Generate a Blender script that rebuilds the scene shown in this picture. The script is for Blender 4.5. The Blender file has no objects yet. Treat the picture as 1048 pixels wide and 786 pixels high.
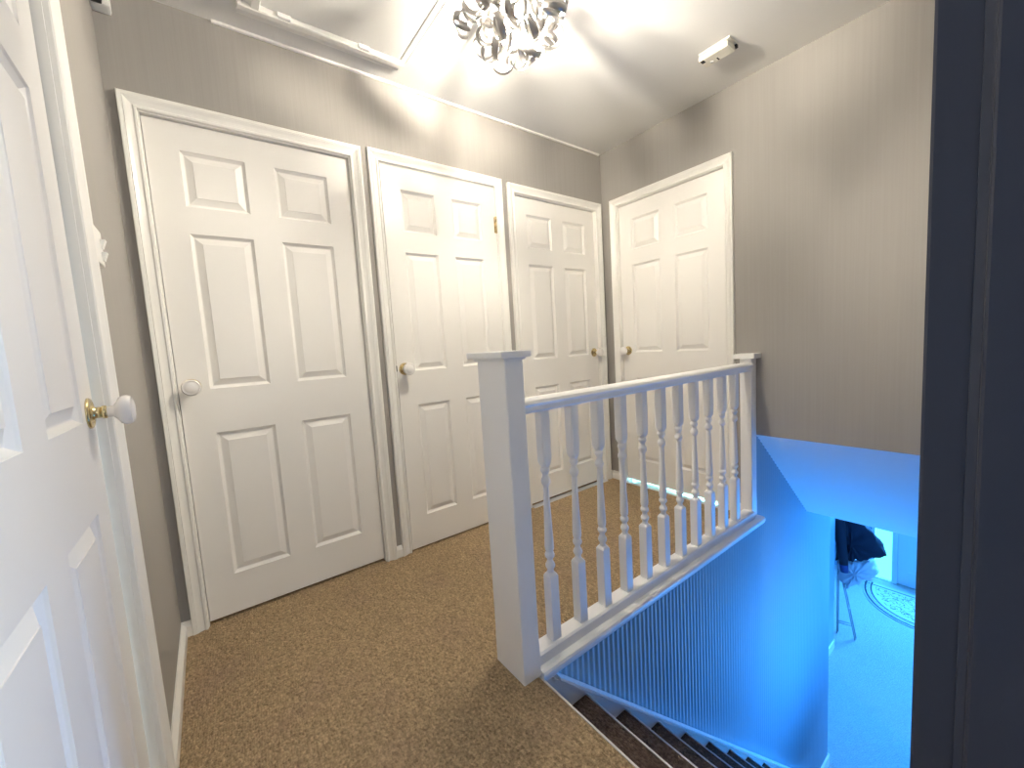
import bpy, bmesh, math, random
from mathutils import Vector, Matrix

random.seed(7)
PI = math.pi
S = bpy.context.scene
COL = S.collection

# ------------------------------------------------------------------ helpers
def props(o, label=None, cat=None, group=None, kind=None):
    if label: o['label'] = label
    if cat: o['category'] = cat
    if group: o['group'] = group
    if kind: o['kind'] = kind
    return o

def empty(name, loc=(0, 0, 0), rz=0.0, **k):
    o = bpy.data.objects.new(name, None)
    o.empty_display_size = 0.05
    o.location = loc
    o.rotation_euler = (0, 0, rz)
    COL.objects.link(o)
    return props(o, **k)

class MB:
    """collects shapes into one mesh"""
    def __init__(self):
        self.bm = bmesh.new()
    def face(self, pts):
        vs = [self.bm.verts.new(p) for p in pts]
        return self.bm.faces.new(vs)
    def box(self, x0, x1, y0, y1, z0, z1, bev=0.0):
        if x0 > x1: x0, x1 = x1, x0
        if y0 > y1: y0, y1 = y1, y0
        if z0 > z1: z0, z1 = z1, z0
        v = [self.bm.verts.new(p) for p in ((x0,y0,z0),(x1,y0,z0),(x1,y1,z0),(x0,y1,z0),(x0,y0,z1),(x1,y0,z1),(x1,y1,z1),(x0,y1,z1))]
        fs = [self.bm.faces.new([v[i] for i in f]) for f in ((3,2,1,0),(4,5,6,7),(0,1,5,4),(1,2,6,5),(2,3,7,6),(3,0,4,7))]
        if bev > 0:
            es = {e for f in fs for e in f.edges}
            bmesh.ops.bevel(self.bm, geom=list(es), offset=bev, segments=2, affect='EDGES', profile=0.6)
        return self
    def prism(self, prof, axis, a, b):
        """closed 2D profile extruded along axis. profile coords are the other two axes in xyz order"""
        def P(p, t):
            if axis == 'x': return (t, p[0], p[1])
            if axis == 'y': return (p[0], t, p[1])
            return (p[0], p[1], t)
        A = [self.bm.verts.new(P(p, a)) for p in prof]
        B = [self.bm.verts.new(P(p, b)) for p in prof]
        n = len(prof)
        for i in range(n):
            self.bm.faces.new((A[i], A[(i+1) % n], B[(i+1) % n], B[i]))
        self.bm.faces.new(A[::-1]); self.bm.faces.new(B)
        return self
    def lathe(self, prof, seg=20, M=None, smooth=True):
        """prof: (r, z) list, around z; M places it"""
        M = M or Matrix()
        rings = []
        for r, z in prof:
            if r < 1e-6:
                rings.append([self.bm.verts.new(M @ Vector((0, 0, z)))])
            else:
                rings.append([self.bm.verts.new(M @ Vector((r*math.cos(2*PI*k/seg), r*math.sin(2*PI*k/seg), z))) for k in range(seg)])
        for a, b in zip(rings, rings[1:]):
            for k in range(seg):
                k2 = (k+1) % seg
                if len(a) == 1 and len(b) == 1: continue
                if len(a) == 1: f = self.bm.faces.new((a[0], b[k], b[k2]))
                elif len(b) == 1: f = self.bm.faces.new((a[k], a[k2], b[0]))
                else: f = self.bm.faces.new((a[k], a[k2], b[k2], b[k]))
                f.smooth = smooth
        for R, flip in ((rings[0], True), (rings[-1], False)):
            if len(R) > 1:
                self.bm.faces.new(R[::-1] if flip else R)
        return self
    def tube(self, pts, r, seg=10, rad=None):
        pts = [Vector(p) for p in pts]
        n = len(pts)
        rings = []
        up = Vector((0.13, 0.27, 1)).normalized()
        for i, p in enumerate(pts):
            t = (pts[min(i+1, n-1)] - pts[max(i-1, 0)]).normalized()
            u = t.cross(up)
            if u.length < 1e-3: u = t.cross(Vector((1, 0, 0)))
            u.normalize(); w = t.cross(u)
            rr = rad[i] if rad else r
            rings.append([self.bm.verts.new(p + rr*(u*math.cos(2*PI*k/seg) + w*math.sin(2*PI*k/seg))) for k in range(seg)])
        for a, b in zip(rings, rings[1:]):
            for k in range(seg):
                f = self.bm.faces.new((a[k], a[(k+1) % seg], b[(k+1) % seg], b[k])); f.smooth = True
        self.bm.faces.new(rings[0][::-1]); self.bm.faces.new(rings[-1])
        return self
    def build(self, name, mat, parent=None, loc=None, smooth_angle=None, **k):
        bmesh.ops.recalc_face_normals(self.bm, faces=self.bm.faces[:])
        me = bpy.data.meshes.new(name)
        self.bm.to_mesh(me); self.bm.free()
        me.materials.append(mat)
        o = bpy.data.objects.new(name, me)
        COL.objects.link(o)
        if parent: o.parent = parent
        if loc: o.location = loc
        return props(o, **k)

# ------------------------------------------------------------------ materials
def nodes(name):
    m = bpy.data.materials.new(name); m.use_nodes = True
    nt = m.node_tree
    b = nt.nodes['Principled BSDF']
    return m, nt, b

def N(nt, t, **kw):
    n = nt.nodes.new(t)
    for k, v in kw.items():
        if k.startswith('_'):
            setattr(n, k[1:], v)
        else:
            key = int(k[1:]) if k[0] == 'i' and k[1:].isdigit() else k.replace('__', ' ')
            n.inputs[key].default_value = v
    return n

def simple(name, col, rough=0.5, metal=0.0, bump=0.0, bscale=200.0, spec=0.5, vary=0.0):
    m, nt, b = nodes(name)
    b.inputs['Base Color'].default_value = (*col, 1)
    b.inputs['Roughness'].default_value = rough
    b.inputs['Metallic'].default_value = metal
    b.inputs['Specular IOR Level'].default_value = spec
    tc = N(nt, 'ShaderNodeTexCoord')
    no = N(nt, 'ShaderNodeTexNoise', Scale=bscale, Detail=3.0)
    nt.links.new(tc.outputs['Object'], no.inputs['Vector'])
    if vary > 0:
        mix = N(nt, 'ShaderNodeMix', _data_type='RGBA')
        mix.inputs[6].default_value = (*[c*(1-vary) for c in col], 1)
        mix.inputs[7].default_value = (*[min(1, c*(1+vary)) for c in col], 1)
        nt.links.new(no.outputs['Fac'], mix.inputs[0])
        nt.links.new(mix.outputs[2], b.inputs['Base Color'])
    if bump > 0:
        bp = N(nt, 'ShaderNodeBump', Strength=bump, Distance=0.001)
        nt.links.new(no.outputs['Fac'], bp.inputs['Height'])
        nt.links.new(bp.outputs['Normal'], b.inputs['Normal'])
    return m

def wallpaper_mat():
    m, nt, b = nodes('taupe striped wallpaper')
    tc = N(nt, 'ShaderNodeTexCoord')
    sep = N(nt, 'ShaderNodeSeparateXYZ'); nt.links.new(tc.outputs['Object'], sep.inputs[0])
    add = N(nt, 'ShaderNodeMath', _operation='ADD')
    nt.links.new(sep.outputs[0], add.inputs[0]); nt.links.new(sep.outputs[1], add.inputs[1])
    zs = N(nt, 'ShaderNodeMath', _operation='MULTIPLY'); zs.inputs[1].default_value = 0.012
    nt.links.new(sep.outputs[2], zs.inputs[0])
    cmb = N(nt, 'ShaderNodeCombineXYZ')
    nt.links.new(add.outputs[0], cmb.inputs[0]); nt.links.new(zs.outputs[0], cmb.inputs[2])
    n1 = N(nt, 'ShaderNodeTexNoise', Scale=170.0, Detail=4.0, Roughness=0.7)
    n2 = N(nt, 'ShaderNodeTexNoise', Scale=95.0, Detail=2.0)
    n3 = N(nt, 'ShaderNodeTexNoise', Scale=350.0, Detail=2.0)
    nt.links.new(cmb.outputs[0], n1.inputs['Vector']); nt.links.new(cmb.outputs[0], n2.inputs['Vector'])
    nt.links.new(tc.outputs['Object'], n3.inputs['Vector'])
    mx = N(nt, 'ShaderNodeMath', _operation='ADD'); nt.links.new(n1.outputs['Fac'], mx.inputs[0]); nt.links.new(n2.outputs['Fac'], mx.inputs[1])
    mx2 = N(nt, 'ShaderNodeMath', _operation='MULTIPLY_ADD'); mx2.inputs[1].default_value = 0.35
    nt.links.new(n3.outputs['Fac'], mx2.inputs[0]); nt.links.new(mx.outputs[0], mx2.inputs[2])
    cr = N(nt, 'ShaderNodeValToRGB')
    cr.color_ramp.elements[0].position = 0.75; cr.color_ramp.elements[0].color = (0.322, 0.307, 0.288, 1)
    cr.color_ramp.elements[1].position = 1.55; cr.color_ramp.elements[1].color = (0.352, 0.336, 0.315, 1)
    mr = N(nt, 'ShaderNodeMapRange'); mr.inputs[1].default_value = 0.8; mr.inputs[2].default_value = 1.55
    nt.links.new(mx2.outputs[0], mr.inputs[0])
    cr.color_ramp.elements[0].position = 0.0; cr.color_ramp.elements[1].position = 1.0
    nt.links.new(mr.outputs[0], cr.inputs[0])
    nt.links.new(cr.outputs[0], b.inputs['Base Color'])
    b.inputs['Roughness'].default_value = 0.62
    bp = N(nt, 'ShaderNodeBump', Strength=0.25, Distance=0.001)
    nt.links.new(mx2.outputs[0], bp.inputs['Height']); nt.links.new(bp.outputs['Normal'], b.inputs['Normal'])
    return m

def carpet_mat(name, c0, c1, c2, tuft=0.25):
    m, nt, b = nodes(name)
    tc = N(nt, 'ShaderNodeTexCoord')
    n1 = N(nt, 'ShaderNodeTexNoise', Scale=120.0, Detail=4.0, Roughness=0.75)
    n2 = N(nt, 'ShaderNodeTexNoise', Scale=3.4, Detail=4.0, Roughness=0.6)
    mp = N(nt, 'ShaderNodeMapping'); mp.inputs['Rotation'].default_value = (0, 0, 0.12); mp.inputs['Scale'].default_value = (1.0, 0.55, 1.0)
    vo = N(nt, 'ShaderNodeTexVoronoi', Scale=150.0, Randomness=0.8)
    for n in (n1, n2): nt.links.new(tc.outputs['Object'], n.inputs['Vector'])
    nt.links.new(tc.outputs['Object'], mp.inputs[0]); nt.links.new(mp.outputs[0], vo.inputs['Vector'])
    cr = N(nt, 'ShaderNodeValToRGB')
    e = cr.color_ramp.elements
    e[0].position = 0.36; e[0].color = (*c0, 1); e[1].position = 0.64; e[1].color = (*c1, 1)
    nt.links.new(n1.outputs['Fac'], cr.inputs[0])
    mix = N(nt, 'ShaderNodeMix', _data_type='RGBA'); mix.inputs[7].default_value = (*c2, 1)
    mr = N(nt, 'ShaderNodeMapRange'); mr.inputs[1].default_value = 0.50; mr.inputs[2].default_value = 0.70; mr.inputs[4].default_value = 0.5
    nt.links.new(n2.outputs['Fac'], mr.inputs[0]); nt.links.new(mr.outputs[0], mix.inputs[0])
    nt.links.new(cr.outputs[0], mix.inputs[6])
    # every tuft has its own shade
    sp = N(nt, 'ShaderNodeSeparateColor'); nt.links.new(vo.outputs['Color'], sp.inputs[0])
    mt = N(nt, 'ShaderNodeMapRange'); mt.inputs[3].default_value = 1-tuft; mt.inputs[4].default_value = 1+tuft*0.8
    nt.links.new(sp.outputs[0], mt.inputs[0])
    mul = N(nt, 'ShaderNodeVectorMath', _operation='SCALE')
    nt.links.new(mix.outputs[2], mul.inputs[0]); nt.links.new(mt.outputs[0], mul.inputs['Scale'])
    nt.links.new(mul.outputs[0], b.inputs['Base Color'])
    b.inputs['Roughness'].default_value = 0.95; b.inputs['Specular IOR Level'].default_value = 0.1
    ad = N(nt, 'ShaderNodeMath', _operation='MULTIPLY_ADD'); ad.inputs[1].default_value = -1.2
    nt.links.new(vo.outputs['Distance'], ad.inputs[0]); nt.links.new(n1.outputs['Fac'], ad.inputs[2])
    bp = N(nt, 'ShaderNodeBump', Strength=1.0, Distance=0.007)
    nt.links.new(ad.outputs[0], bp.inputs['Height']); nt.links.new(bp.outputs['Normal'], b.inputs['Normal'])
    return m

def emit(name, col, strength):
    m = bpy.data.materials.new(name); m.use_nodes = True
    nt = m.node_tree; nt.nodes.clear()
    e = nt.nodes.new('ShaderNodeEmission'); e.inputs[0].default_value = (*col, 1); e.inputs[1].default_value = strength
    o = nt.nodes.new('ShaderNodeOutputMaterial'); nt.links.new(e.outputs[0], o.inputs[0])
    return m

M_WALL = wallpaper_mat()
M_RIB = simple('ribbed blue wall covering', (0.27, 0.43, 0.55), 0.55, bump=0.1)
M_CEIL = simple('white ceiling plaster', (0.76, 0.755, 0.735), 0.75, bump=0.35, bscale=90)
M_SOFFIT = simple('smooth white soffit paint', (0.88, 0.90, 0.92), 0.6)
M_DOOR = simple('white satin door paint', (0.86, 0.845, 0.81), 0.38, bump=0.06, bscale=60)
M_TRIM = simple('white gloss trim paint', (0.86, 0.85, 0.81), 0.28)
M_BAL = simple('white gloss balustrade paint', (0.88, 0.88, 0.88), 0.32, bump=0.03, bscale=40)
M_CARPET = carpet_mat('brown loop carpet', (0.285, 0.205, 0.118), (0.60, 0.448, 0.275), (0.37, 0.262, 0.19))
M_STAIR = carpet_mat('darkened brown stair carpet', (0.10, 0.068, 0.052), (0.20, 0.145, 0.115), (0.13, 0.09, 0.08))  # landing carpet browns darkened for the stairs
M_HALL = carpet_mat('pale hall carpet', (0.48, 0.48, 0.48), (0.56, 0.56, 0.56), (0.47, 0.47, 0.47), 0.08)
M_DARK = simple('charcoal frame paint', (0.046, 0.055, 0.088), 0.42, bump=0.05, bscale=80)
M_BRASS = simple('polished brass', (0.72, 0.59, 0.33), 0.2, metal=1.0)
M_CERAMIC = simple('white ceramic', (0.80, 0.78, 0.76), 0.12)
M_CHROME = simple('brushed aluminium ribbon', (0.42, 0.41, 0.40), 0.28, metal=1.0)
M_STEEL = simple('pale metal strip', (0.75, 0.76, 0.78), 0.3, metal=0.9)
M_PLASTIC = simple('cream white plastic', (0.80, 0.78, 0.68), 0.4)
M_WHITEP = simple('white plastic', (0.85, 0.85, 0.83), 0.35)
M_BLACK = simple('black plastic', (0.01, 0.01, 0.012), 0.4)
M_COAT = simple('navy cloth', (0.006, 0.0065, 0.02), 0.85, bump=0.4, bscale=300)
M_CUFF = simple('blue ribbed cuff', (0.03, 0.05, 0.16), 0.85, bump=0.4, bscale=300)
M_CLOTH = simple('pale cotton cloth', (0.62, 0.56, 0.60), 0.9, bump=0.3, bscale=200, vary=0.1)
M_PIPE = simple('grey metal tube', (0.42, 0.44, 0.46), 0.4, metal=0.3)
M_FRAME = simple('painted hall joinery', (0.75, 0.77, 0.80), 0.4)
M_BULB = emit('lit lamp capsule', (1.0, 0.90, 0.745), 2250.0)

# ------------------------------------------------------------------ dimensions (metres)
XL = -2.632            # left wall face
ZC = 2.414             # ceiling
YC = -1.966            # face of the wall the camera looks through
G = -2.53              # hall floor
YB = -1.076            # front edge of the landing / balustrade
XN = -1.689            # top nosing of the stairs
GO, RI = 0.2135, 0.1946

# ------------------------------------------------------------------ walls with openings
def wall_x(mb, x0, x1, y0, y1, z0, z1, holes):
    """wall running along x; holes: (xa, xb, zb, zt)"""
    cur = x0
    for xa, xb, zb, zt in sorted(holes):
        if xa > cur: mb.box(cur, xa, y0, y1, z0, z1)
        if zt < z1: mb.box(xa, xb, y0, y1, zt, z1)
        if zb > z0: mb.box(xa, xb, y0, y1, z0, zb)
        cur = xb
    if cur < x1: mb.box(cur, x1, y0, y1, z0, z1)

def wall_y(mb, y0, y1, x0, x1, z0, z1, holes):
    cur = y0
    for ya, yb, zb, zt in sorted(holes):
        if ya > cur: mb.box(x0, x1, cur, ya, z0, z1)
        if zt < z1: mb.box(x0, x1, ya, yb, zt, z1)
        if zb > z0: mb.box(x0, x1, ya, yb, z0, zb)
        cur = yb
    if cur < y1: mb.box(x0, x1, cur, y1, z0, z1)

JT = 0.026   # jamb thickness
# doors: (left edge of clear opening, clear width, head height, recess)
D1 = (-2.545, 0.737, 2.004, 0.018)
D2 = (-1.664, 0.686, 2.012, -0.003)
D3 = (-0.8215, 0.737, 2.004, 0.016)
D4 = (0.136, 0.743, 2.006, 0.016)     # measured along -y on the right wall
D5 = (-1.560, 0.757, 2.004, 0.016)    # along +y on the left wall
mb = MB()
wall_x(mb, XL-0.1, 0.1, 0.0, 0.1, 0.0, ZC, [(d[0]-JT, d[0]+d[1]+JT, 0, d[2]+JT) for d in (D1, D2, D3)])
mb.build('wall_back', M_WALL, kind='structure', label='taupe papered wall holding the row of three white doors', cat='wall')
mb = MB()
wall_y(mb, -1.030, 0.0, 0.0, 0.1, 0.0, ZC, [(-D4[0]-D4[1]-JT, -D4[0]+JT, 0, D4[2]+JT)])
mb.box(0.0, 0.1, YC, -1.030, 0.485, ZC)
mb.build('wall_right', M_WALL, kind='structure', label='taupe papered wall with one door, hanging over the stairwell', cat='wall')
mb = MB()
wall_y(mb, YC-0.13, 0.0, XL-0.1, XL, 0.0, ZC, [(D5[0]-JT, D5[0]+D5[1]+JT, 0, D5[2]+JT)])
mb.build('wall_left', M_WALL, kind='structure', label='narrow taupe papered wall beside the near door with brass rose', cat='wall')

# wall the camera looks through (dark framed opening)
DX0, DX1 = -2.60, -1.86
mb = MB()
mb.box(XL, DX0-0.03, YC-0.13, YC, 0, ZC)
mb.box(DX0-0.03, DX1+0.03, YC-0.13, YC, 2.07, ZC)
mb.box(DX1+0.03, 0.1, YC-0.13, YC, -0.2, ZC)
mb.box(DX1+0.03, 0.13, YC-0.13, YC, G, -0.2)
mb.box(0.97, 1.5, YC-0.13, YC, G, -0.2)
mb.box(0.13, 0.97, YC-0.13, YC, G, -1.82)
mb.box(0.13, 0.97, YC-0.13, YC, -0.88, -0.2)
mb.box(1.5, 2.75, YC-0.13, YC, G, G+0.55)
mb.box(1.5, 2.75, YC-0.13, YC, G+2.05, -0.2)
mb.box(2.75, 4.85, YC-0.13, YC, G, -0.2)
mb.build('wall_front', M_WALL, kind='structure', label='taupe papered wall on the near side of the stairwell', cat='wall')

# ceiling
MB().box(XL-0.1, 0.1, YC-2.6, 0.1, ZC, ZC+0.1).build('ceiling', M_CEIL, kind='structure', label='white plaster landing ceiling', cat='ceiling')
# landing floor
mb = MB()
mb.box(XL-0.1, 1.4, -0.945, 1.0, -0.205, 0.0)
mb.box(XL-0.1, 0.0, -1.045, -0.945, -0.06, 0.0)
mb.box(XL-0.1, XN-0.012, YC-2.6, -1.045, -0.2, 0.0)
mb.build('floor', M_CARPET, kind='structure', label='brown loop carpet of the upstairs landing', cat='carpet')
# stairwell wall: vertical ribs
mb = MB()
x0, x1, pitch = XN-0.012, 1.31, 0.0285
n = int((x1-x0)/pitch*8)
prof = [(x0 + (x1-x0)*i/n, -1.045 - 0.0024*math.sin(2*PI*(x1-x0)*i/n/pitch)) for i in range(n+1)]
prof += [(x1, -0.945), (x0, -0.945)]
mb.prism(prof, 'z', G, -0.06)
mb.build('wall_stair', M_RIB, kind='structure', label='wall with fine vertical ribs running down beside the stairs', cat='wall')
# part of the ribbed wall that rises past the end wall, under the soffit
mb = MB()
prof2 = [p for p in prof[:n+1] if p[0] >= 0.0]
prof2 = [(0.0005, prof2[0][1])] + prof2 + [(x1, -0.945), (0.101, -0.945), (0.101, -1.031), (0.0005, -1.031)]
mb.prism(prof2, 'z', -0.06, 0.47)
mb.build('wall_recess', M_RIB, kind='structure', label='upper piece of ribbed wall tucked behind the sloping soffit', cat='wall')
# soffit over the stairs and hall ceiling
mb = MB()
sl = 0.865
mb.prism([(0.0, 0.485), (0.1, 0.485), (0.895, 0.485), (0.895, -0.09), (0.8, -0.207)], 'y', YC, -1.042)
mb.build('trim_soffit', M_SOFFIT, kind='structure', label='smooth sloping soffit over the stairs', cat='soffit')
mb = MB()
mb.box(0.8, 5.0, YC-0.13, -1.042, -0.2075, -0.1)
mb.box(1.31, 5.0, -1.042, 0.5, -0.2075, -0.205)
mb.build('ceiling_hall', M_CEIL, kind='structure', label='flat ceiling over the downstairs hall', cat='ceiling')
# hall shell
MB().box(-1.9, 5.0, YC-0.13, 0.6, G-0.1, G).build('floor_hall', M_HALL, kind='structure', label='pale flat floor of the downstairs hall', cat='floor')
MB().box(1.31, 2.867, -0.677, -0.58, G, -0.205).build('wall_hall', M_RIB, kind='structure', label='short hall wall set back behind the ribbed stair wall', cat='wall')
MB().box(1.21, 1.31, -0.945, -0.58, G, -0.205).build('wall_return', M_RIB, kind='structure', label='return behind the end of the ribbed stair wall', cat='wall')
MB().box(2.75, 5.0, 0.5, 0.6, G, -0.205).build('wall_hall_back', M_RIB, kind='structure', label='far side wall of the hall behind the coat', cat='wall')
mb = MB()
XF = 4.84
wall_y(mb, YC-0.13, 0.6, XF, XF+0.1, G, -0.205, [(-1.80, -0.60, G, G+2.06)])
mb.build('wall_entrance', M_RIB, kind='structure', label='hall wall around the front door and glazed sidelight', cat='wall')

# ------------------------------------------------------------------ panelled doors
PZ = [(1.690, 1.900), (0.972, 1.586), (0.182, 0.790)]
def panel_mesh(x0, x1, z0, z1, y):
    mb = MB()
    rings = [(0.0, 0.0), (0.002, 0.0045), (0.0105, 0.0125), (0.0135, 0.0125), (0.0365, 0.0025), (0.0372, 0.0008)]
    R = [[mb.bm.verts.new(p) for p in ((x0+i, y+dp, z0+i), (x1-i, y+dp, z0+i), (x1-i, y+dp, z1-i), (x0+i, y+dp, z1-i))] for i, dp in rings]
    for a, b in zip(R, R[1:]):
        for k in range(4):
            mb.bm.faces.new((a[k], a[(k+1) % 4], b[(k+1) % 4], b[k]))
    mb.bm.faces.new(R[-1])
    return mb

def leaf_mesh(x0, w, z0, z1, y, holes, th=0.035):
    xs = sorted({x0, x0+w} | {h[0] for h in holes} | {h[1] for h in holes})
    zs = sorted({z0, z1} | {h[2] for h in holes} | {h[3] for h in holes})
    mb = MB()
    V = {}
    def v(x, z):
        if (x, z) not in V: V[(x, z)] = mb.bm.verts.new((x, y, z))
        return V[(x, z)]
    for xa, xb in zip(xs, xs[1:]):
        for za, zb in zip(zs, zs[1:]):
            cx, cz = (xa+xb)/2, (za+zb)/2
            if any(h[0] < cx < h[1] and h[2] < cz < h[3] for h in holes): continue
            mb.bm.faces.new((v(xa, za), v(xb, za), v(xb, zb), v(xa, zb)))
    # edges + back
    a = x0; b = x0+w; yb = y+th
    mb.face([(a, y, z0), (a, y, z1), (a, yb, z1), (a, yb, z0)])
    mb.face([(b, y, z0), (b, yb, z0), (b, yb, z1), (b, y, z1)])
    mb.face([(a, y, z1), (b, y, z1), (b, yb, z1), (a, yb, z1)])
    mb.face([(a, y, z0), (a, yb, z0), (b, yb, z0), (b, y, z0)])
    mb.face([(a, yb, z0), (a, yb, z1), (b, yb, z1), (b, yb, z0)])
    bmesh.ops.remove_doubles(mb.bm, verts=mb.bm.verts[:], dist=1e-5)
    return mb

ARC = [(0.0, 0.0), (0.0, 0.009), (0.002, 0.012), (0.008, 0.0125), (0.011, 0.010), (0.0125, 0.0085), (0.018, 0.0095), (0.026, 0.0125),
       (0.033, 0.0165), (0.036, 0.0185), (0.0375, 0.0165), (0.040, 0.0185), (0.049, 0.0195), (0.0515, 0.0175), (0.052, 0.0)]
def architrave_mesh(xl, xr, zt, off=0.004):
    mb = MB()
    st = []
    for k in range(4):
        ring = []
        for d, h in ARC:
            d += off
            p = [(xl-d, -h, 0.0), (xl-d, -h, zt+d), (xr+d, -h, zt+d), (xr+d, -h, 0.0)][k]
            ring.append(mb.bm.verts.new(p))
        st.append(ring)
    n = len(ARC)
    for a, b in zip(st, st[1:]):
        for i in range(n):
            mb.bm.faces.new((a[i], a[(i+1) % n], b[(i+1) % n], b[i]))
    mb.bm.faces.new(st[0]); mb.bm.faces.new(st[-1][::-1])
    return mb

KM = Matrix.Rotation(PI/2, 4, 'X')   # lathe z axis -> -y (towards the landing)
def add_knob(root, x, z, y, keyed=False):
    Mx = Matrix.Translation((x, y, z)) @ KM
    k = MB().lathe([(0.0, 0.004), (0.0085, 0.004), (0.0085, 0.010), (0.0100, 0.026), (0.0112, 0.029), (0.0118, 0.036), (0.0165, 0.041), (0.0270, 0.047),
                    (0.0310, 0.054), (0.0312, 0.060), (0.0285, 0.066), (0.0262, 0.0672), (0.0252, 0.0662), (0.020, 0.0695), (0.010, 0.0715), (0.0, 0.072)], 28, Mx)
    k = k.build('door_knob', M_CERAMIC, root, label='white ceramic knob on a brass stem')
    r = MB().lathe([(0.0, 0.0), (0.0315, 0.0), (0.0315, 0.0025), (0.029, 0.005), (0.024, 0.0062), (0.0225, 0.0045), (0.018, 0.0045), (0.016, 0.0075), (0.0115, 0.010), (0.0115, 0.019),
                    (0.0135, 0.0205), (0.0135, 0.0265), (0.0105, 0.028), (0.0, 0.028)], 28, Mx)
    r.build('rose', M_BRASS, k, label='round brass rose')
    return k

def make_door(name, origin, rz, D, knob_side, label, hinge_side=None, z_bot=0.013, gap=0.0, latch_stop=True):
    x0, w, zt, rec = D
    root = empty(name, origin, rz, label=label, cat='door', kind='structure')
    x1 = x0+w
    jd = 0.1
    j = MB()
    y0 = 0.0
    j.box(x0-JT, x0, y0, jd, 0.0, zt+JT); j.box(x1, x1+JT, y0, jd, 0.0, zt+JT); j.box(x0, x1, y0, jd, zt, zt+JT)
    ys = rec+0.0365
    j.box(x0, x0+0.012, ys, jd, 0.0, zt-0.012)
    if latch_stop: j.box(x1-0.012, x1, ys, jd, 0.0, zt-0.012)
    j.box(x0, x1, ys, jd, zt-0.012, zt)
    j.build('door_jamb', M_TRIM, root)
    architrave_mesh(x0, x1, zt).build('architrave', M_TRIM, root)
    g = 0.002
    lw = w-2*g-gap
    a = x0+g
    st = 0.100 if lw > 0.72 else 0.098
    mun = 0.106
    pw = (lw-2*st-mun)/2
    holes = []
    for za, zb in PZ:
        holes.append((a+st, a+st+pw, za, zb)); holes.append((a+st+pw+mun, a+lw-st, za, zb))
    leaf = leaf_mesh(a, lw, z_bot, zt-0.003, rec, holes).build('door_leaf', M_DOOR, root)
    for h in holes:
        panel_mesh(*h, rec).build('door_panel', M_DOOR, leaf)
    kx = a+0.042 if knob_side == 'l' else a+lw-0.046
    add_knob(root, kx, 0.986, rec)
    if hinge_side:
        hx = x0 if hinge_side == 'l' else x1
        for hz in (1.795, 0.24):
            h = MB()
            h.lathe([(0.0, -0.05), (0.0035, -0.049), (0.0062, -0.047), (0.0062, -0.018), (0.0054, -0.0175), (0.0054, -0.0165), (0.0062, -0.016), (0.0062, 0.016), (0.0054, 0.0165), (0.0054, 0.0175), (0.0062, 0.018), (0.0062, 0.047), (0.0035, 0.049), (0.0, 0.05)], 12, Matrix.Translation((hx, -0.009, hz)))
            h.box(hx-0.010, hx+0.004, -0.0045, -0.003, hz-0.045, hz+0.045)
            h.build('hinge', M_BRASS, root, label='brass butt hinge')
    return root

make_door('door_1', (0, 0, 0), 0, D1, 'l', 'white six panel door, widest in the photo, first in the row from the left wall')
d2 = make_door('door_2', (0, 0, 0), 0, D2, 'l', 'narrow white six panel door in the middle of the row, brass hinge on its right', hinge_side='r', z_bot=0.010)
MB().box(D2[0]-0.0004, D2[0]+0.0022, -0.006, 0.01, 0.975, 1.005).build('latch_bolt', M_BLACK, d2, label='dark latch in the door gap')
make_door('door_3', (0, 0, 0), 0, D3, 'r', 'white six panel door at the corner end of the row, knob on its right side')
make_door('door_4', (0, 0, 0), -PI/2, D4, 'l', 'white six panel door alone on the right wall behind the banister', z_bot=0.024)
make_door('door_5', (XL, 0, 0), PI/2, D5, 'r', 'near white door seen edge on at the left, cool daylight across it', gap=0.005, latch_stop=False)

# ------------------------------------------------------------------ skirting
def skirt(mb, axis, a, b, face, sgn, h=0.060, t=0.015):
    pr = [(face, 0.0), (face+sgn*t, 0.0), (face+sgn*t, h-0.018), (face+sgn*(t-0.004), h-0.012), (face+sgn*0.006, h-0.004), (face+sgn*0.004, h), (face, h)]
    mb.prism(pr, axis, a, b)
mb = MB()
for a, b in ((XL, D1[0]-0.056), (D1[0]+D1[1]+0.056, D2[0]-0.056), (D2[0]+D2[1]+0.056, D3[0]-0.056), (D3[0]+D3[1]+0.056, 0.0)):
    skirt(mb, 'x', a, b, 0.0, -1)
mb.build('baseboard_back', M_TRIM, kind='structure', label='short white skirting pieces between the doors of the row', cat='skirting board')
mb = MB()
skirt(mb, 'y', D5[0]+D5[1]+0.056, -0.0153, XL, 1)
mb.build('baseboard_left', M_TRIM, kind='structure', label='white skirting board along the narrow left wall', cat='skirting board')
mb = MB()
skirt(mb, 'y', -D4[0]+0.056, -0.0153, 0.0, -1)
skirt(mb, 'y', -1.0, -D4[0]-D4[1]-0.056, 0.0, -1)
mb.build('baseboard_right', M_TRIM, kind='structure', label='white skirting scraps either side of the lone door', cat='skirting board')

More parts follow.
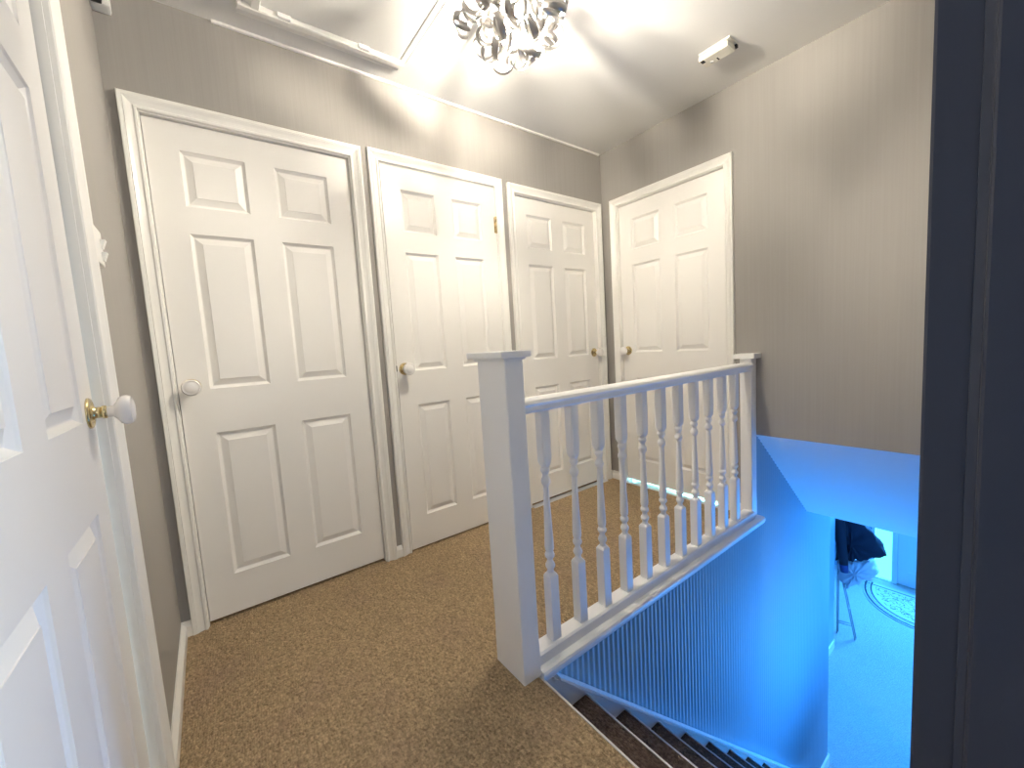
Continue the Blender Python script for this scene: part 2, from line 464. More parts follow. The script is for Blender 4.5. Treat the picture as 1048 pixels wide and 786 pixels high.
# ------------------------------------------------------------------ dark opening the camera looks through
fr = empty('door_6', (0, 0, 0), label='dark charcoal door frame along the right edge of the photo', cat='door frame', kind='structure')
def jamb_profile(s):
    # (x offset into the opening, y): flat rebate, stepped stop
    return [(0.0, YC), (0.0, YC-0.0238), (0.0035, YC-0.0243), (0.0042, YC-0.0275), (0.0048, YC-0.0305), (0.0055, YC-0.0315), (0.0085, YC-0.0322), (0.0098, YC-0.0345), (0.0102, YC-0.13), (-0.028, YC-0.13), (-0.028, YC)]
mb = MB()
mb.prism([(DX1-p[0], p[1]) for p in jamb_profile(1)], 'z', 0.0, 2.07)
mb.build('jamb', M_DARK, fr)
mb = MB()
mb.prism([(DX0+p[0], p[1]) for p in jamb_profile(1)], 'z', 0.0, 2.07)
mb.build('jamb', M_DARK, fr)
mb = MB(); mb.box(DX0, DX1, YC-0.13, YC, 2.045, 2.07); mb.build('head', M_DARK, fr)
mb = MB()
mb.prism([(DX1+0.001, YC), (DX1+0.001, YC+0.006), (DX1+0.002, YC+0.0085), (DX1+0.005, YC+0.009), (DX1+0.008, YC+0.0065), (DX1+0.012, YC+0.006), (DX1+0.03, YC+0.0085), (DX1+0.052, YC+0.009), (DX1+0.055, YC)], 'z', 0.0, 2.12)
mb.build('casing', M_DARK, fr)

# ------------------------------------------------------------------ balustrade
bal = empty('stair_balustrade', (-0.9, -1.03, 0.0), label='white turned spindle balustrade between landing and stairwell', cat='balustrade')
def B(mb, name, mat=M_BAL, parent=None, **k):
    o = mb.build(name, mat, None, **k)
    p = parent or bal
    o.parent = p
    o.location = Vector((0, 0, 0)) - Vector((-0.9, -1.03, 0.0)) if p is bal else Vector((0, 0, 0))
    return o
# near newel with stopped chamfers
def newel(x0, x1, y0, y1, z0, z1, c=0.007, stop=0.11):
    mb = MB(); lv = []
    for z, cc in ((z0, 0.0012), (z0+stop-0.02, 0.0012), (z0+stop+0.012, c), (z1-0.004, c), (z1, c)):
        lv.append([mb.bm.verts.new(p) for p in ((x0+cc, y0, z), (x1-cc, y0, z), (x1, y0+cc, z), (x1, y1-cc, z), (x1-cc, y1, z), (x0+cc, y1, z), (x0, y1-cc, z), (x0, y0+cc, z))])
    for a, b in zip(lv, lv[1:]):
        for k in range(8): mb.bm.faces.new((a[k], a[(k+1) % 8], b[(k+1) % 8], b[k]))
    mb.bm.faces.new(lv[0][::-1]); mb.bm.faces.new(lv[-1])
    return mb
NX0, NX1, NY0, NY1 = -1.752, -1.682, -1.076, -0.925
nw = B(newel(NX0, NX1, NY0, NY1, 0.0, 1.036, c=0.0035), 'newel_post', label='tall square newel post at the head of the stairs')
mb = MB(); mb.box(NX0-0.024, NX1+0.018, NY0-0.021, NY1+0.024, 1.036, 1.056, 0.0035); mb.box(NX0-0.008, NX1+0.006, NY0-0.007, NY1+0.008, 1.029, 1.037, 0.002)
B(mb, 'newel_cap', parent=nw)
nw2 = B(newel(-0.062, -0.001, -1.047, -0.985, 0.0, 0.922, c=0.003, stop=0.12), 'newel_post', label='half newel post fixed against the end wall')
mb = MB(); mb.box(-0.092, -0.001, -1.073, -0.962, 0.922, 0.949, 0.004)
B(mb, 'newel_cap', parent=nw2)
# handrail
hr = [(-1.056, 0.862), (-1.051, 0.855), (-1.009, 0.855), (-1.004, 0.862), (-1.004, 0.876), (-1.000, 0.884), (-1.003, 0.894), (-1.012, 0.901), (-1.03, 0.904), (-1.046, 0.901), (-1.056, 0.894), (-1.060, 0.884), (-1.056, 0.876)]
mb = MB(); mb.prism(hr, 'x', NX1-0.001, -0.061)
B(mb, 'handrail')
# base rail and nosing board
mb = MB(); mb.prism([(-1.062, 0.016), (-1.000, 0.016), (-1.000, 0.052), (-1.004, 0.056), (-1.056, 0.056), (-1.062, 0.050)], 'x', NX1-0.001, -0.0605)
B(mb, 'base_rail')
mb = MB(); mb.prism([(-1.048, -0.030), (-1.078, -0.030), (-1.083, -0.024), (-1.088, -0.016), (-1.092, -0.004), (-1.092, 0.006), (-1.088, 0.013), (-1.078, 0.0165), (-0.995, 0.0165), (-0.995, 0.0), (-1.048, 0.0)], 'x', NX1-0.0005, -0.0005)
B(mb, 'nosing_board', label='rounded nosing board under the base rail')
# spindles
SP = [(0.0115, 0.2925), (0.0112, 0.298), (0.0105, 0.3035), (0.0135, 0.308), (0.0165, 0.3145), (0.0168, 0.3195), (0.0150, 0.325), (0.0115, 0.3305), (0.0095, 0.3365), (0.0105, 0.342), (0.0145, 0.3465), (0.0168, 0.352), (0.0168, 0.3575),
      (0.0148, 0.363), (0.0125, 0.366), (0.0125, 0.368), (0.0150, 0.374), (0.0160, 0.385), (0.0155, 0.405), (0.0140, 0.445), (0.0122, 0.50), (0.0105, 0.555), (0.0092, 0.594), (0.0092, 0.598), (0.0125, 0.601), (0.0158, 0.607), (0.0166, 0.6135), (0.0158, 0.620),
      (0.0122, 0.626), (0.0095, 0.633), (0.0095, 0.637), (0.0118, 0.642), (0.0152, 0.647), (0.0165, 0.6525), (0.0152, 0.658), (0.0120, 0.662), (0.0125, 0.6645)]
def spindle_mesh():
    mb = MB(); h = 0.0185
    def block(zs):
        lv = []
        for z, s, c in zs:
            lv.append([mb.bm.verts.new(p) for p in ((-s+c, -s, z), (s-c, -s, z), (s, -s+c, z), (s, s-c, z), (s-c, s, z), (-s+c, s, z), (-s, s-c, z), (-s, -s+c, z))])
        for a, b in zip(lv, lv[1:]):
            for k in range(8): mb.bm.faces.new((a[k], a[(k+1) % 8], b[(k+1) % 8], b[k]))
        mb.bm.faces.new(lv[0][::-1]); mb.bm.faces.new(lv[-1])
    block([(0.0555, h, 0.001), (0.281, h, 0.001), (0.287, h-0.002, 0.004), (0.291, h-0.0045, 0.008), (0.2935, 0.0125, 0.007)])
    mb.lathe(SP, 16)
    block([(0.6635, 0.0125, 0.007), (0.667, h-0.0045, 0.009), (0.672, h-0.0015, 0.009), (0.680, h, 0.006), (0.690, h, 0.0045), (0.700, h, 0.004), (0.8565, h, 0.004)])
    return mb
s0 = None
for i in range(11):
    x = -1.579 + 0.1347*i
    if s0 is None:
        s0 = spindle_mesh().build('spindle', M_BAL); s = s0
    else:
        s = s0.copy(); COL.objects.link(s)
    s.parent = bal
    s.location = (x+0.9, 0.0, 0.0)

# ------------------------------------------------------------------ staircase
stc = empty('staircase', (XN, -1.5, 0.0), label='brown carpeted stairs going down to the hall', cat='staircase')
def STP(mb, name, mat, **k):
    o = mb.build(name, mat, stc, **k); o.location = (-XN, 1.5, 0.0); return o
YS0, YS1 = YC+0.03, -1.071
def tread_profile(k):
    x = XN + GO*k; z = -RI*k
    r = 0.011
    pts = [(x-GO-0.004, z), (x-r, z)]
    for a in range(1, 7):
        t = PI/2 - a*PI/6*1.0
        pts.append((x-r+r*math.cos(t), z-r+r*math.sin(t)))
    pts += [(x-0.014, z-2*r-0.004), (x-0.017, z-RI), (x-0.04, z-RI-0.012), (x-GO-0.004, z-0.03)]
    return pts
mb = MB()
r = 0.011
pts = [(XN-0.07, 0.0005), (XN-r, 0.0005)] + [(XN-r+r*math.cos(PI/2-a*PI/6), -r+r*math.sin(PI/2-a*PI/6)) for a in range(1, 7)] + [(XN-0.012, -0.026), (XN-0.012, -RI), (XN-0.02, -RI), (XN-0.02, -0.03), (XN-0.07, -0.03)]
mb.prism(pts, 'y', YS0, YB-0.001)
ln = STP(mb, 'landing_nosing', M_CARPET)
mb = MB(); mb.box(XN-0.0045, XN+0.0012, YS0, YB-0.003, -0.012, 0.0012, 0.0012)  # strip added to draw the light caught on the top nosing
mb.build('nosing_highlight', M_STEEL, ln, label='added pale strip for the lit edge of the top step')
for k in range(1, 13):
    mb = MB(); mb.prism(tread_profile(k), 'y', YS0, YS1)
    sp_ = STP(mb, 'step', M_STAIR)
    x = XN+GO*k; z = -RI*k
    mb = MB(); mb.box(x-0.0045, x+0.0012, YS0, YS1-0.001, z-0.012, z+0.0008, 0.0012)  # strip added in place of the highlight on each nosing
    ns = mb.build('nosing_highlight', M_STEEL, sp_, label='added pale strip for the lit edge of the step')
# wall string with moulded cap
SLP = RI/GO
def sz(x): return -RI - (x-(XN+GO))*SLP + 0.030
xa, xb = -1.684, 0.87
def string_prism(y0, y1, up, dn):
    mb = MB()
    xc = -1.6215
    mb.prism([(xa, -0.0312), (xc, -0.0312), (xb, sz(xb)+up), (xb, max(G, sz(xb)+dn)), (xa, sz(xa)+dn)], 'y', y0, y1)
    return mb
def cap(y):
    mb = MB()
    # two beads along the top edge
    for (o, w, dy) in ((0.0, 0.011, 0.021), (-0.017, 0.009, 0.011)):
        xc = -1.612 if o == 0 else -1.628
        mb.prism([(xc, sz(xc)+o), (xb, sz(xb)+o), (xb, sz(xb)+o-w), (xc, sz(xc)+o-w)], 'y', y-dy, y+0.006)
    return mb
STP(string_prism(-1.0705, -1.0485, 0.0, -0.30), 'string_board', M_BAL, label='white string board along the ribbed wall')
STP(cap(-1.0705), 'string_moulding', M_BAL)
STP(string_prism(YC+0.001, YC+0.028, 0.0, -0.30), 'string_board', M_BAL)

# ------------------------------------------------------------------ ceiling ribbon light
LC = Vector((-1.425, -0.825, 2.285))
lt = empty('ribbon_ceiling_light', (LC.x, LC.y, ZC), label='ceiling light of curled silver metal ribbons with lit bulbs', cat='ceiling light')
OFF = Vector((LC.x, LC.y, ZC))
def L(mb, name, mat, parent=None, **k):
    return mb.build(name, mat, parent or lt, **k)
mb = MB(); mb.lathe([(0.0, 0.0), (0.105, 0.0), (0.105, -0.018), (0.098, -0.026), (0.014, -0.028), (0.012, -0.075), (0.0, -0.076)], 32)
L(mb, 'ceiling_rose', M_CHROME)
rng = random.Random(21)
BULBS = [(0.062*math.cos(a), 0.062*math.sin(a), -0.195) for a in (0.4, 0.4+2*PI/5, 0.4+4*PI/5, 0.4+6*PI/5, 0.4+8*PI/5)]
for p in BULBS:
    P = Vector(p)
    d = Vector((P.x, P.y, 0)).normalized()
    ar = L(MB().tube([(0, 0, -0.05), d*0.03+Vector((0, 0, -0.10)), d*0.055+Vector((0, 0, -0.135)), P+Vector((0, 0, 0.024))], 0.005, 8), 'lamp_arm', M_CHROME)
    b = MB(); b.lathe([(0.0, -0.026), (0.005, -0.025), (0.0085, -0.020), (0.0095, -0.012), (0.0095, 0.010), (0.007, 0.016), (0.006, 0.022), (0.0, 0.0225)], 12, Matrix.Translation(P))
    L(b, 'bulb', M_BULB, label='small lit capsule bulb')
def ribbon(P, nrm, tang, R0, R1, turns, w, tw):
    """a curl of flat strip starting at the lamp centre, ending in a loop at P"""
    n = 30
    bin_ = nrm.cross(tang).normalized()
    c = []
    for i in range(n+1):
        t = i/n
        a = turns*2*PI*t
        R = R0 + (R1-R0)*t
        q = P + tang*(R*math.cos(a)) + nrm*(R*math.sin(a)) + bin_*(tw*(t-0.5))
        c.append(q)
    mb = MB(); th = 0.0008
    rows = []
    for i, q in enumerate(c):
        tg = (c[min(i+1, n)] - c[max(i-1, 0)]).normalized()
        out = tg.cross(bin_).normalized()
        rows.append([mb.bm.verts.new(v) for v in (q-bin_*w/2-out*th, q+bin_*w/2-out*th, q+bin_*w/2+out*th, q-bin_*w/2+out*th)])
    for a, b in zip(rows, rows[1:]):
        for k in range(4):
            f = mb.bm.faces.new((a[k], a[(k+1) % 4], b[(k+1) % 4], b[k])); f.smooth = k in (0, 2)
    mb.bm.faces.new(rows[0][::-1]); mb.bm.faces.new(rows[-1])
    return mb
NR = 64
for i in range(NR):
    # spread over a squashed ball; second, upper set added to shade the ceiling
    zf = -0.95 + 1.35*(i+0.5)/38 if i < 38 else 0.12 + 0.75*(i-38+0.5)/(NR-38)
    ph = i*2.39996 + rng.uniform(-0.25, 0.25)
    rr = math.sqrt(max(0.0, 1-zf*zf))
    rad = rng.uniform(0.12, 0.205) if i < 38 else rng.uniform(0.12, 0.19)
    P = Vector((rad*rr*math.cos(ph), rad*rr*math.sin(ph), -0.135 + 0.135*zf))
    out = Vector((rr*math.cos(ph), rr*math.sin(ph), zf*0.8)).normalized()
    rv = Vector((rng.uniform(-1, 1), rng.uniform(-1, 1), rng.uniform(-1, 1)))
    tang = out.cross(rv).normalized()
    if rng.random() < 0.5: nrm = out
    else: nrm = (out*0.7 + out.cross(tang)*rng.uniform(-0.8, 0.8)).normalized()
    tang = (tang - nrm*tang.dot(nrm)).normalized()
    R0 = rng.uniform(0.022, 0.032); R1 = R0 + rng.uniform(0.012, 0.030)
    if P.z + R1 > -0.03: P.z = -0.03 - R1
    L(ribbon(P, nrm, tang, R0, R1, rng.uniform(0.6, 1.05), rng.uniform(0.022, 0.029), rng.uniform(-0.03, 0.03)), 'ribbon', M_CHROME)

# ------------------------------------------------------------------ carbon monoxide alarm on the ceiling
al = empty('smoke_alarm', (-0.352, -1.022, ZC), label='small oblong cream alarm on the ceiling near the right wall', cat='alarm')
mb = MB(); mb.box(-0.040, 0.040, -0.070, 0.070, -0.034, -0.006, 0.009)
body = mb.build('alarm_body', M_PLASTIC, al)
mb = MB(); mb.box(-0.043, 0.047, -0.080, 0.066, -0.007, 0.0, 0.002)
mb.build('mounting_plate', M_PLASTIC, al)
mb = MB()
mb.box(0.004, 0.026, -0.002, 0.004, -0.0348, -0.033)
mb.build('vent_slot', M_BLACK, al)
mb = MB(); mb.box(0.030, 0.046, -0.0775, -0.066, -0.020, -0.007)
mb.build('fixing_tab', M_BLACK, al)
mb = MB(); mb.box(-0.036, -0.012, 0.046, 0.062, -0.0350, -0.033)
mb.build('grille', M_BLACK, al)
mb = MB(); mb.lathe([(0.0, -0.0370), (0.007, -0.0368), (0.009, -0.0345), (0.009, -0.030), (0.0, -0.030)], 16, Matrix.Translation((0.012, 0.028, 0)))
mb.build('test_button', M_WHITEP, al)

# ------------------------------------------------------------------ loft hatch
HX0, HX1, HY0, HY1 = -2.215, -1.580, -0.115, -0.78
ht = empty('loft_hatch', ((HX0+HX1)/2, (HY0+HY1)/2, ZC), label='white framed loft hatch set in the ceiling above the doors', cat='loft hatch')
cx, cy = (HX0+HX1)/2, (HY0+HY1)/2
mb = MB(); mb.box(HX0-cx+0.05, HX1-cx-0.012, HY1-cy+0.012, HY0-cy-0.07, -0.006, -0.0005, 0.0015)
mb.build('hatch_panel', M_CEIL, ht)
mp = [(0.0, 0.0), (0.0, -0.010), (0.004, -0.016), (0.012, -0.018), (0.020, -0.013), (0.026, -0.012), (0.034, -0.018), (0.042, -0.026), (0.066, -0.028), (0.070, -0.024), (0.070, 0.0)]
mb = MB(); mb.prism([(HY0-cy-p[0], p[1]) for p in mp], 'x', HX0-cx, HX1-cx+0.004)
mb.build('frame_moulding', M_TRIM, ht)
mb = MB(); mb.prism([(HX0-cx+p[0], p[1]) for p in mp], 'y', HY1-cy, HY0-cy-0.072)
mb.build('frame_moulding', M_TRIM, ht)
mb = MB(); mb.prism([(HX1-cx-0.010, 0.0), (HX1-cx-0.010, -0.009), (HX1-cx-0.004, -0.011), (HX1-cx, -0.007), (HX1-cx, 0.0)], 'y', HY1-cy, HY0-cy-0.072)
mb.box(HX1-cx+0.022, HX1-cx+0.026, HY1-cy, HY0-cy-0.05, -0.003, 0.0)
mb.build('frame_bead', M_TRIM, ht)
for lx in (-2.063, -1.757):
    mb = MB(); mb.box(lx-cx-0.024, lx-cx+0.024, -0.084-0.115-cy, -0.071-0.115-cy, -0.0265, -0.010, 0.003)
    la = mb.build('latch', M_WHITEP, ht, label='small white catch on the hatch frame')
    mb = MB(); mb.box(lx-cx-0.019, lx-cx+0.019, -0.0725-0.115-cy, -0.0700-0.115-cy, -0.0255, -0.022)
    mb.build('slot', M_BLACK, la)

# cable trunking along the ceiling line
mb = MB(); mb.prism([(-0.0005, ZC-0.0005), (-0.0005, ZC-0.011), (-0.009, ZC-0.011), (-0.011, ZC-0.009), (-0.011, ZC-0.0005)], 'x', -2.29, -0.02)
tr = mb.build('cable_trunking', M_TRIM, label='thin white cable trunking where the ceiling meets the door wall', cat='trunking')
mb = MB(); mb.box(-0.866, -0.845, -0.0125, -0.0005, ZC-0.0125, ZC-0.0005, 0.001)
mb.build('joint_cover', M_WHITEP, tr)

# ------------------------------------------------------------------ light switch, sensor
sw = empty('light_switch', (XL, -0.645, 1.37), label='white light switch seen edge on beside the near door frame', cat='light switch')
mb = MB(); mb.box(0.0, 0.011, -0.043, 0.043, -0.043, 0.043, 0.003)
pl = mb.build('switch_plate', M_WHITEP, sw)
for z0 in (0.010, -0.020):
    mb = MB(); mb.prism([(0.010, z0-0.010), (0.014, z0-0.010), (0.021, z0+0.010), (0.010, z0+0.010)], 'y', 0.012, 0.034)
    mb.build('rocker', M_WHITEP, sw)
sn = empty('motion_sensor', (XL, -0.02, 2.36), label='white and black sensor high in the corner above the narrow left wall', cat='sensor')
mb = MB(); mb.box(0.0005, 0.052, -0.036, 0.0185, -0.052, 0.048, 0.008)
mb.build('sensor_body', M_WHITEP, sn)
mb = MB(); mb.box(0.004, 0.034, -0.052, -0.034, -0.055, 0.035, 0.006)
mb.build('lens', M_BLACK, sn)

# ------------------------------------------------------------------ threshold strips
mb = MB(); mb.prism([(-0.032, 0.0002), (-0.030, 0.003), (-0.020, 0.0055), (0.008, 0.0055), (0.014, 0.0035), (0.016, 0.0002)], 'x', D3[0]+0.001, D3[0]+D3[1]-0.001)
mb.build('threshold_strip', M_STEEL, label='pale metal carpet strip under the corner door of the row', cat='threshold strip')
mb = MB(); mb.prism([(-0.030, 0.0002), (-0.028, 0.003), (-0.016, 0.0055), (0.030, 0.0055), (0.036, 0.0035), (0.038, 0.0002)], 'y', -D4[0]-D4[1]+0.001, -D4[0]-0.001)
mb.build('threshold_strip', M_STEEL, label='metal strip under the lone door, glowing with cyan daylight', cat='threshold strip')

# ------------------------------------------------------------------ hall: entrance, mat, airer, coat
en = empty('door_7', (XF, -1.2, G), label='downstairs front door frame with vertical mouldings', cat='door', kind='structure')
mb = MB(); mb.box(-0.02, 0.07, 0.565, 0.60, 0.0, 2.06); mb.box(-0.02, 0.07, -0.60, 0.60, 2.02, 2.06); mb.box(-0.02, 0.07, -0.60, -0.55, 0.0, 2.06)
mb.box(-0.02, 0.07, 0.385-0.055, 0.385, 0.0, 2.02, 0.004); mb.box(0.0, 0.05, 0.385, 0.565, 0.0, 0.015)
mb.build('frame', M_FRAME, en)
mb = MB(); mb.box(0.012, 0.055, -0.548, 0.328, 0.012, 2.015)
lf = mb.build('door_leaf', M_FRAME, en)
mb = MB()
for (a, b, c, d) in ((-0.46, -0.15, 0.2, 0.9), (-0.07, 0.24, 0.2, 0.9), (-0.46, 0.24, 1.05, 1.85)):
    mb.prism([(a, c), (b, c), (b-0.02, c+0.02), (a+0.02, c+0.02)], 'x', 0.004, 0.0125)
    mb.prism([(a, d), (b, d), (b-0.02, d-0.02), (a+0.02, d-0.02)], 'x', 0.004, 0.0125)
    mb.prism([(a, c), (a+0.02, c+0.02), (a+0.02, d-0.02), (a, d)], 'x', 0.004, 0.0125)
    mb.prism([(b, c), (b-0.02, c+0.02), (b-0.02, d-0.02), (b, d)], 'x', 0.004, 0.0125)
mb.build('panel_moulding', M_FRAME, lf)
mb = MB(); mb.box(0.008, 0.0118, -0.43, 0.21, 1.08, 1.82); mb.build('added_glazing', emit('daylight in door glazing', (0.10, 0.6, 1.0), 3.0), lf)  # lit pane added out of view to go with the door fill lamp
M_GLASS = emit('daylight through frosted glass', (0.12, 0.85, 0.78), 2.0)
wn = MB(); wn.box(XF+0.03, XF+0.036, -0.815, -0.635, G+0.015, G+2.02)
wn.build('window_1', M_GLASS, kind='structure', label='bright frosted sidelight glass beside the front door', cat='window')

# half moon mat
def mat_mat():
    m, nt, b = nodes('printed half moon mat')
    tc = N(nt, 'ShaderNodeTexCoord')
    sep = N(nt, 'ShaderNodeSeparateXYZ'); nt.links.new(tc.outputs['Object'], sep.inputs[0])
    def math_(op, a, bb=None, c=None):
        n = N(nt, 'ShaderNodeMath', _operation=op)
        for i, v in enumerate((a, bb, c)):
            if v is None: continue
            if isinstance(v, (int, float)): n.inputs[i].default_value = v
            else: nt.links.new(v, n.inputs[i])
        return n.outputs[0]
    ux = math_('DIVIDE', sep.outputs[0], 0.80); uy = math_('DIVIDE', sep.outputs[1], 0.63)
    rad = math_('SQRT', math_('ADD', math_('MULTIPLY', ux, ux), math_('MULTIPLY', uy, uy)))
    def band(v, a, b2): return math_('MULTIPLY', math_('GREATER_THAN', v, a), math_('LESS_THAN', v, b2))
    ring = math_('MAXIMUM', band(rad, 0.86, 0.885), band(rad, 0.95, 0.985))
    edge = band(sep.outputs[0], -0.075, -0.055)
    no = N(nt, 'ShaderNodeTexNoise', Scale=9.0, Detail=2.0, Distortion=1.6)
    nt.links.new(tc.outputs['Object'], no.inputs['Vector'])
    scroll = band(no.outputs['Fac'], 0.49, 0.535)
    inside = math_('MULTIPLY', math_('LESS_THAN', rad, 0.80), math_('LESS_THAN', sep.outputs[0], -0.10))
    wv = N(nt, 'ShaderNodeTexWave', Scale=14.0, Distortion=6.0); nt.links.new(tc.outputs['Object'], wv.inputs['Vector'])
    lat = math_('MULTIPLY', math_('LESS_THAN', wv.outputs['Fac'], 0.22), band(rad, 0.885, 0.95))
    pat = math_('MAXIMUM', math_('MAXIMUM', ring, edge), math_('MAXIMUM', math_('MULTIPLY', scroll, inside), lat))
    mix = N(nt, 'ShaderNodeMix', _data_type='RGBA')
    mix.inputs[6].default_value = (0.55, 0.56, 0.56, 1); mix.inputs[7].default_value = (0.05, 0.06, 0.08, 1)
    nt.links.new(pat, mix.inputs[0]); nt.links.new(mix.outputs[2], b.inputs['Base Color'])
    b.inputs['Roughness'].default_value = 0.95
    return m
mb = MB()
pts = [(-0.80*math.sin(PI*i/40), 0.63*math.cos(PI*i/40)) for i in range(41)]
mb.prism(pts, 'z', 0.0, 0.011)
mb.build('doormat', mat_mat(), loc=(4.665, -1.20, G), label='half moon doormat with dark border and scroll pattern by the front door', cat='doormat')

# airer
ai = empty('clothes_airer', (3.15, -0.72, G), label='thin legged folding clothes airer at the foot of the hall wall', cat='clothes airer')
for dx in (0.0, 0.045):
    mb = MB()
    mb.tube([(dx, 0.085, 0.0), (dx, 0.085, 1.27)], 0.0065, 8)
    mb.build('upright', M_PIPE, ai)
    mb = MB(); mb.tube([(dx, 0.075, 0.86), (dx, -0.083, 0.008)], 0.0065, 8)
    mb.build('leg', M_PIPE, ai)
    mb = MB(); mb.tube([(dx, 0.085, 0.14), (dx, -0.055, 0.165)], 0.006, 8)
    mb.build('cross_bar', M_PIPE, ai)
for (y, z) in ((0.085, 1.27), (0.075, 0.86), (0.03, 0.62), (-0.02, 0.35)):
    mb = MB(); mb.tube([(-0.012, y, z), (0.057, y, z)], 0.005, 8)
    mb.build('rail', M_PIPE, ai)
# dark coat thrown over the airer
def draped(out_pts, x0, x1, seed, wob=0.012, nu=22, nv=10, bulge=0.03):
    """outline in (y,z) swept to a soft padded shape between x0..x1"""
    rg = random.Random(seed)
    mb = MB()
    n = len(out_pts)
    # resample the outline
    pts = []
    for i in range(n):
        a = Vector((*out_pts[i], 0)); b = Vector((*out_pts[(i+1) % n], 0))
        for k in range(6): pts.append(a.lerp(b, k/6))
    c = sum(pts, Vector())/len(pts)
    ph = [rg.uniform(0, 6.28) for _ in range(4)]
    rings = []
    for j in range(nv+1):
        t = j/nv
        x = x0 + (x1-x0)*t
        s = 1.0 - 0.35*abs(2*t-1)**5
        ring = []
        for i, p in enumerate(pts):
            q = c + (p-c)*s
            w = wob*math.sin(i*0.9+ph[0]+3*t) + wob*0.6*math.sin(i*1.7+ph[1]-5*t)
            d = (p-c).normalized()
            q = q + d*w
            ring.append(mb.bm.verts.new((x + 0.5*wob*math.sin(i*1.3+ph[2]), q.x, q.y)))
        rings.append(ring)
    m = len(pts)
    for a, b in zip(rings, rings[1:]):
        for k in range(m):
            f = mb.bm.faces.new((a[k], a[(k+1) % m], b[(k+1) % m], b[k])); f.smooth = True
    # quilted front and back
    for ring, sg in ((rings[0], -1), (rings[-1], 1)):
        prev = ring
        for q in (0.75, 0.45, 0.2):
            cur = []
            for i, v in enumerate(ring):
                cc = Vector((v.co.x, c.x, c.y))
                co = cc + (v.co-cc)*q
                co.x += sg*(bulge*(1-q) + 0.012*math.sin(i*0.8+ph[3]+q*6))
                cur.append(mb.bm.verts.new(co))
            for k in range(m):
                f = mb.bm.faces.new((prev[k], prev[(k+1) % m], cur[(k+1) % m], cur[k])); f.smooth = True
            prev = cur
        f = mb.bm.faces.new(prev); f.smooth = True
    return mb
OX, OY = 3.15, -0.72
coat = draped([(-0.60, -1.16), (-0.62, -1.62), (-0.66, -1.63), (-0.74, -1.59), (-0.80, -1.565), (-0.92, -1.505), (-1.06, -1.40), (-0.90, -1.17), (-0.80, -1.04), (-0.66, -1.02)], 3.10, 3.26, 3)
ct = coat.build('coat', M_COAT, label='dark navy coat thrown over the clothes airer in the hall', cat='coat')
mb = MB(); mb.tube([(3.06, -0.665, -1.10), (3.045, -0.68, -1.28), (3.04, -0.70, -1.45), (3.045, -0.715, -1.60)], 0.05, 14, rad=[0.05, 0.055, 0.048, 0.040])
sv = mb.build('sleeve', M_COAT, ct)
mb = MB(); mb.tube([(3.045, -0.715, -1.60), (3.048, -0.722, -1.69)], 0.038, 14, rad=[0.041, 0.037])
mb.build('cuff', M_CUFF, sv, label='blue ribbed cuff')
cl = draped([(-0.63, -1.66), (-0.64, -1.84), (-0.72, -1.93), (-0.80, -1.86), (-0.88, -1.76), (-0.955, -1.72), (-0.97, -1.60), (-0.91, -1.53), (-0.80, -1.58), (-0.72, -1.60)], 3.10, 3.30, 8, wob=0.014, bulge=0.02)
cl.build('towel', M_CLOTH, label='crumpled pale cloth below the navy coat', cat='cloth')

# hall skirting
mb = MB()
mb.box(1.33, 2.885, -0.690, -0.677, G, G+0.09, 0.002)
mb.box(2.867, 2.882, -0.690, -0.58, G, G+0.09, 0.002)
mb.build('baseboard_hall', M_TRIM, kind='structure', label='pale skirting at the end of the short hall wall', cat='skirting board')
mb = MB()
mb.box(0.88, 1.322, -1.060, -1.046, G, G+0.09, 0.002); mb.box(1.31, 1.324, -1.060, -0.945, G, G+0.09, 0.002)
mb.build('baseboard_stair', M_TRIM, kind='structure', label='pale skirting at the bottom end of the ribbed wall', cat='skirting board')

# room behind the camera
mb = MB()
mb.box(XL-0.1, XL, YC-2.6, YC-0.13, 0, ZC)
wall_y(mb, YC-2.6, YC-0.13, 0.0, 0.1, 0, ZC, [(-4.55, -3.75, 0.85, 2.05)])
wall_x(mb, XL-0.1, 0.1, YC-2.7, YC-2.6, 0, ZC, [(-2.55, -0.35, 0.85, 2.05)])
mb.build('wall_room', M_WALL, kind='structure', label='walls of the unlit room behind the viewer', cat='wall')

# ------------------------------------------------------------------ lights
def area(name, loc, target, sx, sy, col, power, spread=PI):
    l = bpy.data.lights.new(name, 'AREA'); l.shape = 'RECTANGLE'; l.size = sx; l.size_y = sy; l.color = col; l.energy = power; l.spread = spread
    o = bpy.data.objects.new(name, l); COL.objects.link(o)
    o.location = loc
    o.rotation_euler = (Vector(target)-Vector(loc)).to_track_quat('-Z', 'Y').to_euler()
    props(o, kind='helper')
    return o
BLUE = (0.045, 0.33, 1.0)
area('hall_fill_light', (2.12, YC-0.16, G+1.3), (1.6, -1.0, G+0.9), 1.2, 1.45, BLUE, 44.0)  # fill lamp at a made-up, unseen window, brightens hall and ribbed wall
area('stair_fill_light', (0.55, YC-0.16, -1.35), (0.25, -1.3, -0.1), 0.8, 0.9, BLUE, 32.0)  # added blue fill for ribs and soffit, no known window here
area('daylight_sidelight', (XF+0.02, -0.725, G+1.0), (0, -1.2, -1.6), 0.17, 1.9, BLUE, 20.0)
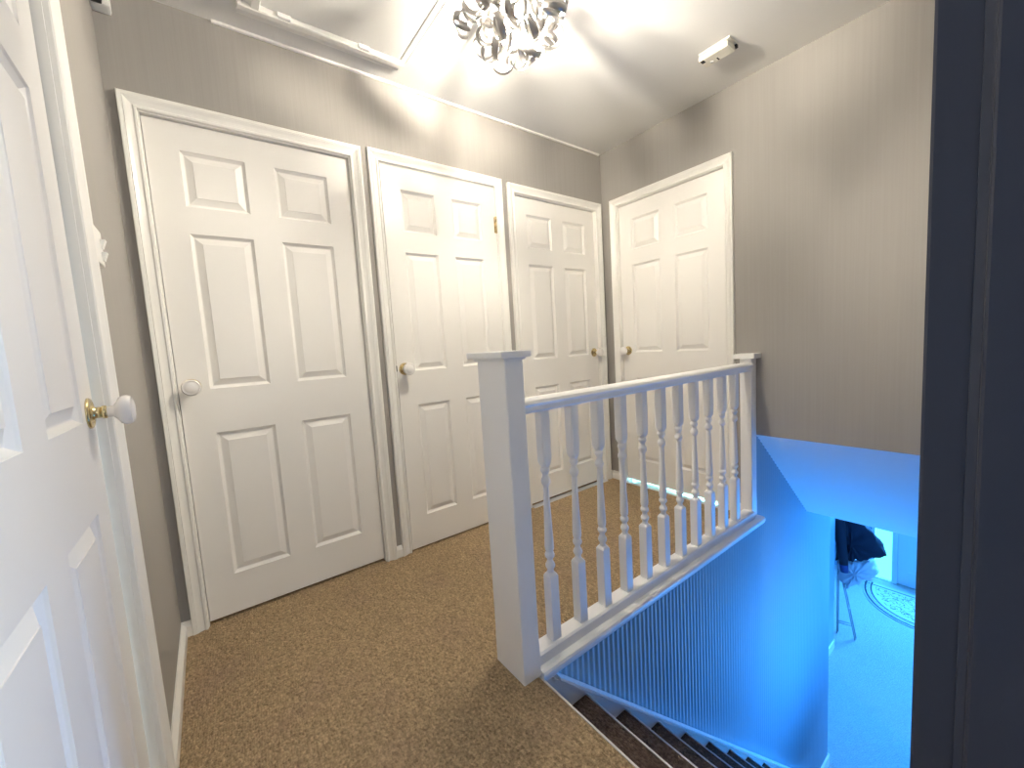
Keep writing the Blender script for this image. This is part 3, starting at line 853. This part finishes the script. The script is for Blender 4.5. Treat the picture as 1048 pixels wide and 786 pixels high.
area('door_fill_light', (XF-0.005, -1.31, G+1.45), (-1.0, -1.2, -0.9), 0.62, 0.75, BLUE, 150.0)  # lamp added at the unseen door pane, rakes blue light up the stairs
area('daylight_room_window', (-0.02, -4.15, 1.45), (-2.65, -1.35, 0.9), 0.8, 1.2, (0.62, 0.79, 1.0), 60.0)
area('room_fill_light', (-1.8, YC-2.75, 1.45), (-1.9, -1.0, 0.6), 1.1, 1.2, (0.90, 0.95, 1.0), 14.0)  # general fill added from behind, not a known second window
area('daylight_under_door', (0.45, -0.5, 0.35), (0.0, -0.45, 0.01), 0.6, 0.3, (0.25, 0.75, 1.0), 45.0)
area('daylight_behind_near_door', (XL-0.75, -0.99, 0.65), (XL, -0.81, 0.6), 0.15, 1.1, (0.75, 0.9, 1.0), 15.0)

w = bpy.data.worlds.new('world'); S.world = w; w.use_nodes = True
bgd = w.node_tree.nodes['Background']; bgd.inputs[0].default_value = (0.35, 0.55, 0.9, 1); bgd.inputs[1].default_value = 0.05

# ------------------------------------------------------------------ camera
cam = bpy.data.cameras.new('camera'); co = bpy.data.objects.new('camera', cam); COL.objects.link(co)
yaw, pitch, roll = (math.radians(a) for a in (36.7674, -5.3264, -3.5260))
fwd = Vector((math.sin(yaw)*math.cos(pitch), math.cos(yaw)*math.cos(pitch), math.sin(pitch)))
rt = Vector((math.cos(yaw), -math.sin(yaw), 0)); up = rt.cross(fwd)
r2 = rt*math.cos(roll) + up*math.sin(roll); u2 = up*math.cos(roll) - rt*math.sin(roll)
Mx = Matrix(((r2.x, u2.x, -fwd.x, -2.4471), (r2.y, u2.y, -fwd.y, -2.0368), (r2.z, u2.z, -fwd.z, 1.0701), (0, 0, 0, 1)))
co.matrix_world = Mx
cam.sensor_fit = 'HORIZONTAL'; cam.sensor_width = 36.0; cam.lens = 415.287/1048*36.0
cam.clip_start = 0.01
S.camera = co
S.cycles.diffuse_bounces = 8
S.cycles.max_bounces = 12
S.cycles.use_denoising = True
S.view_settings.view_transform = 'Standard'
S.view_settings.look = 'None'
S.view_settings.exposure = 0.38
S.view_settings.gamma = 1.0
S.view_settings.use_curve_mapping = False
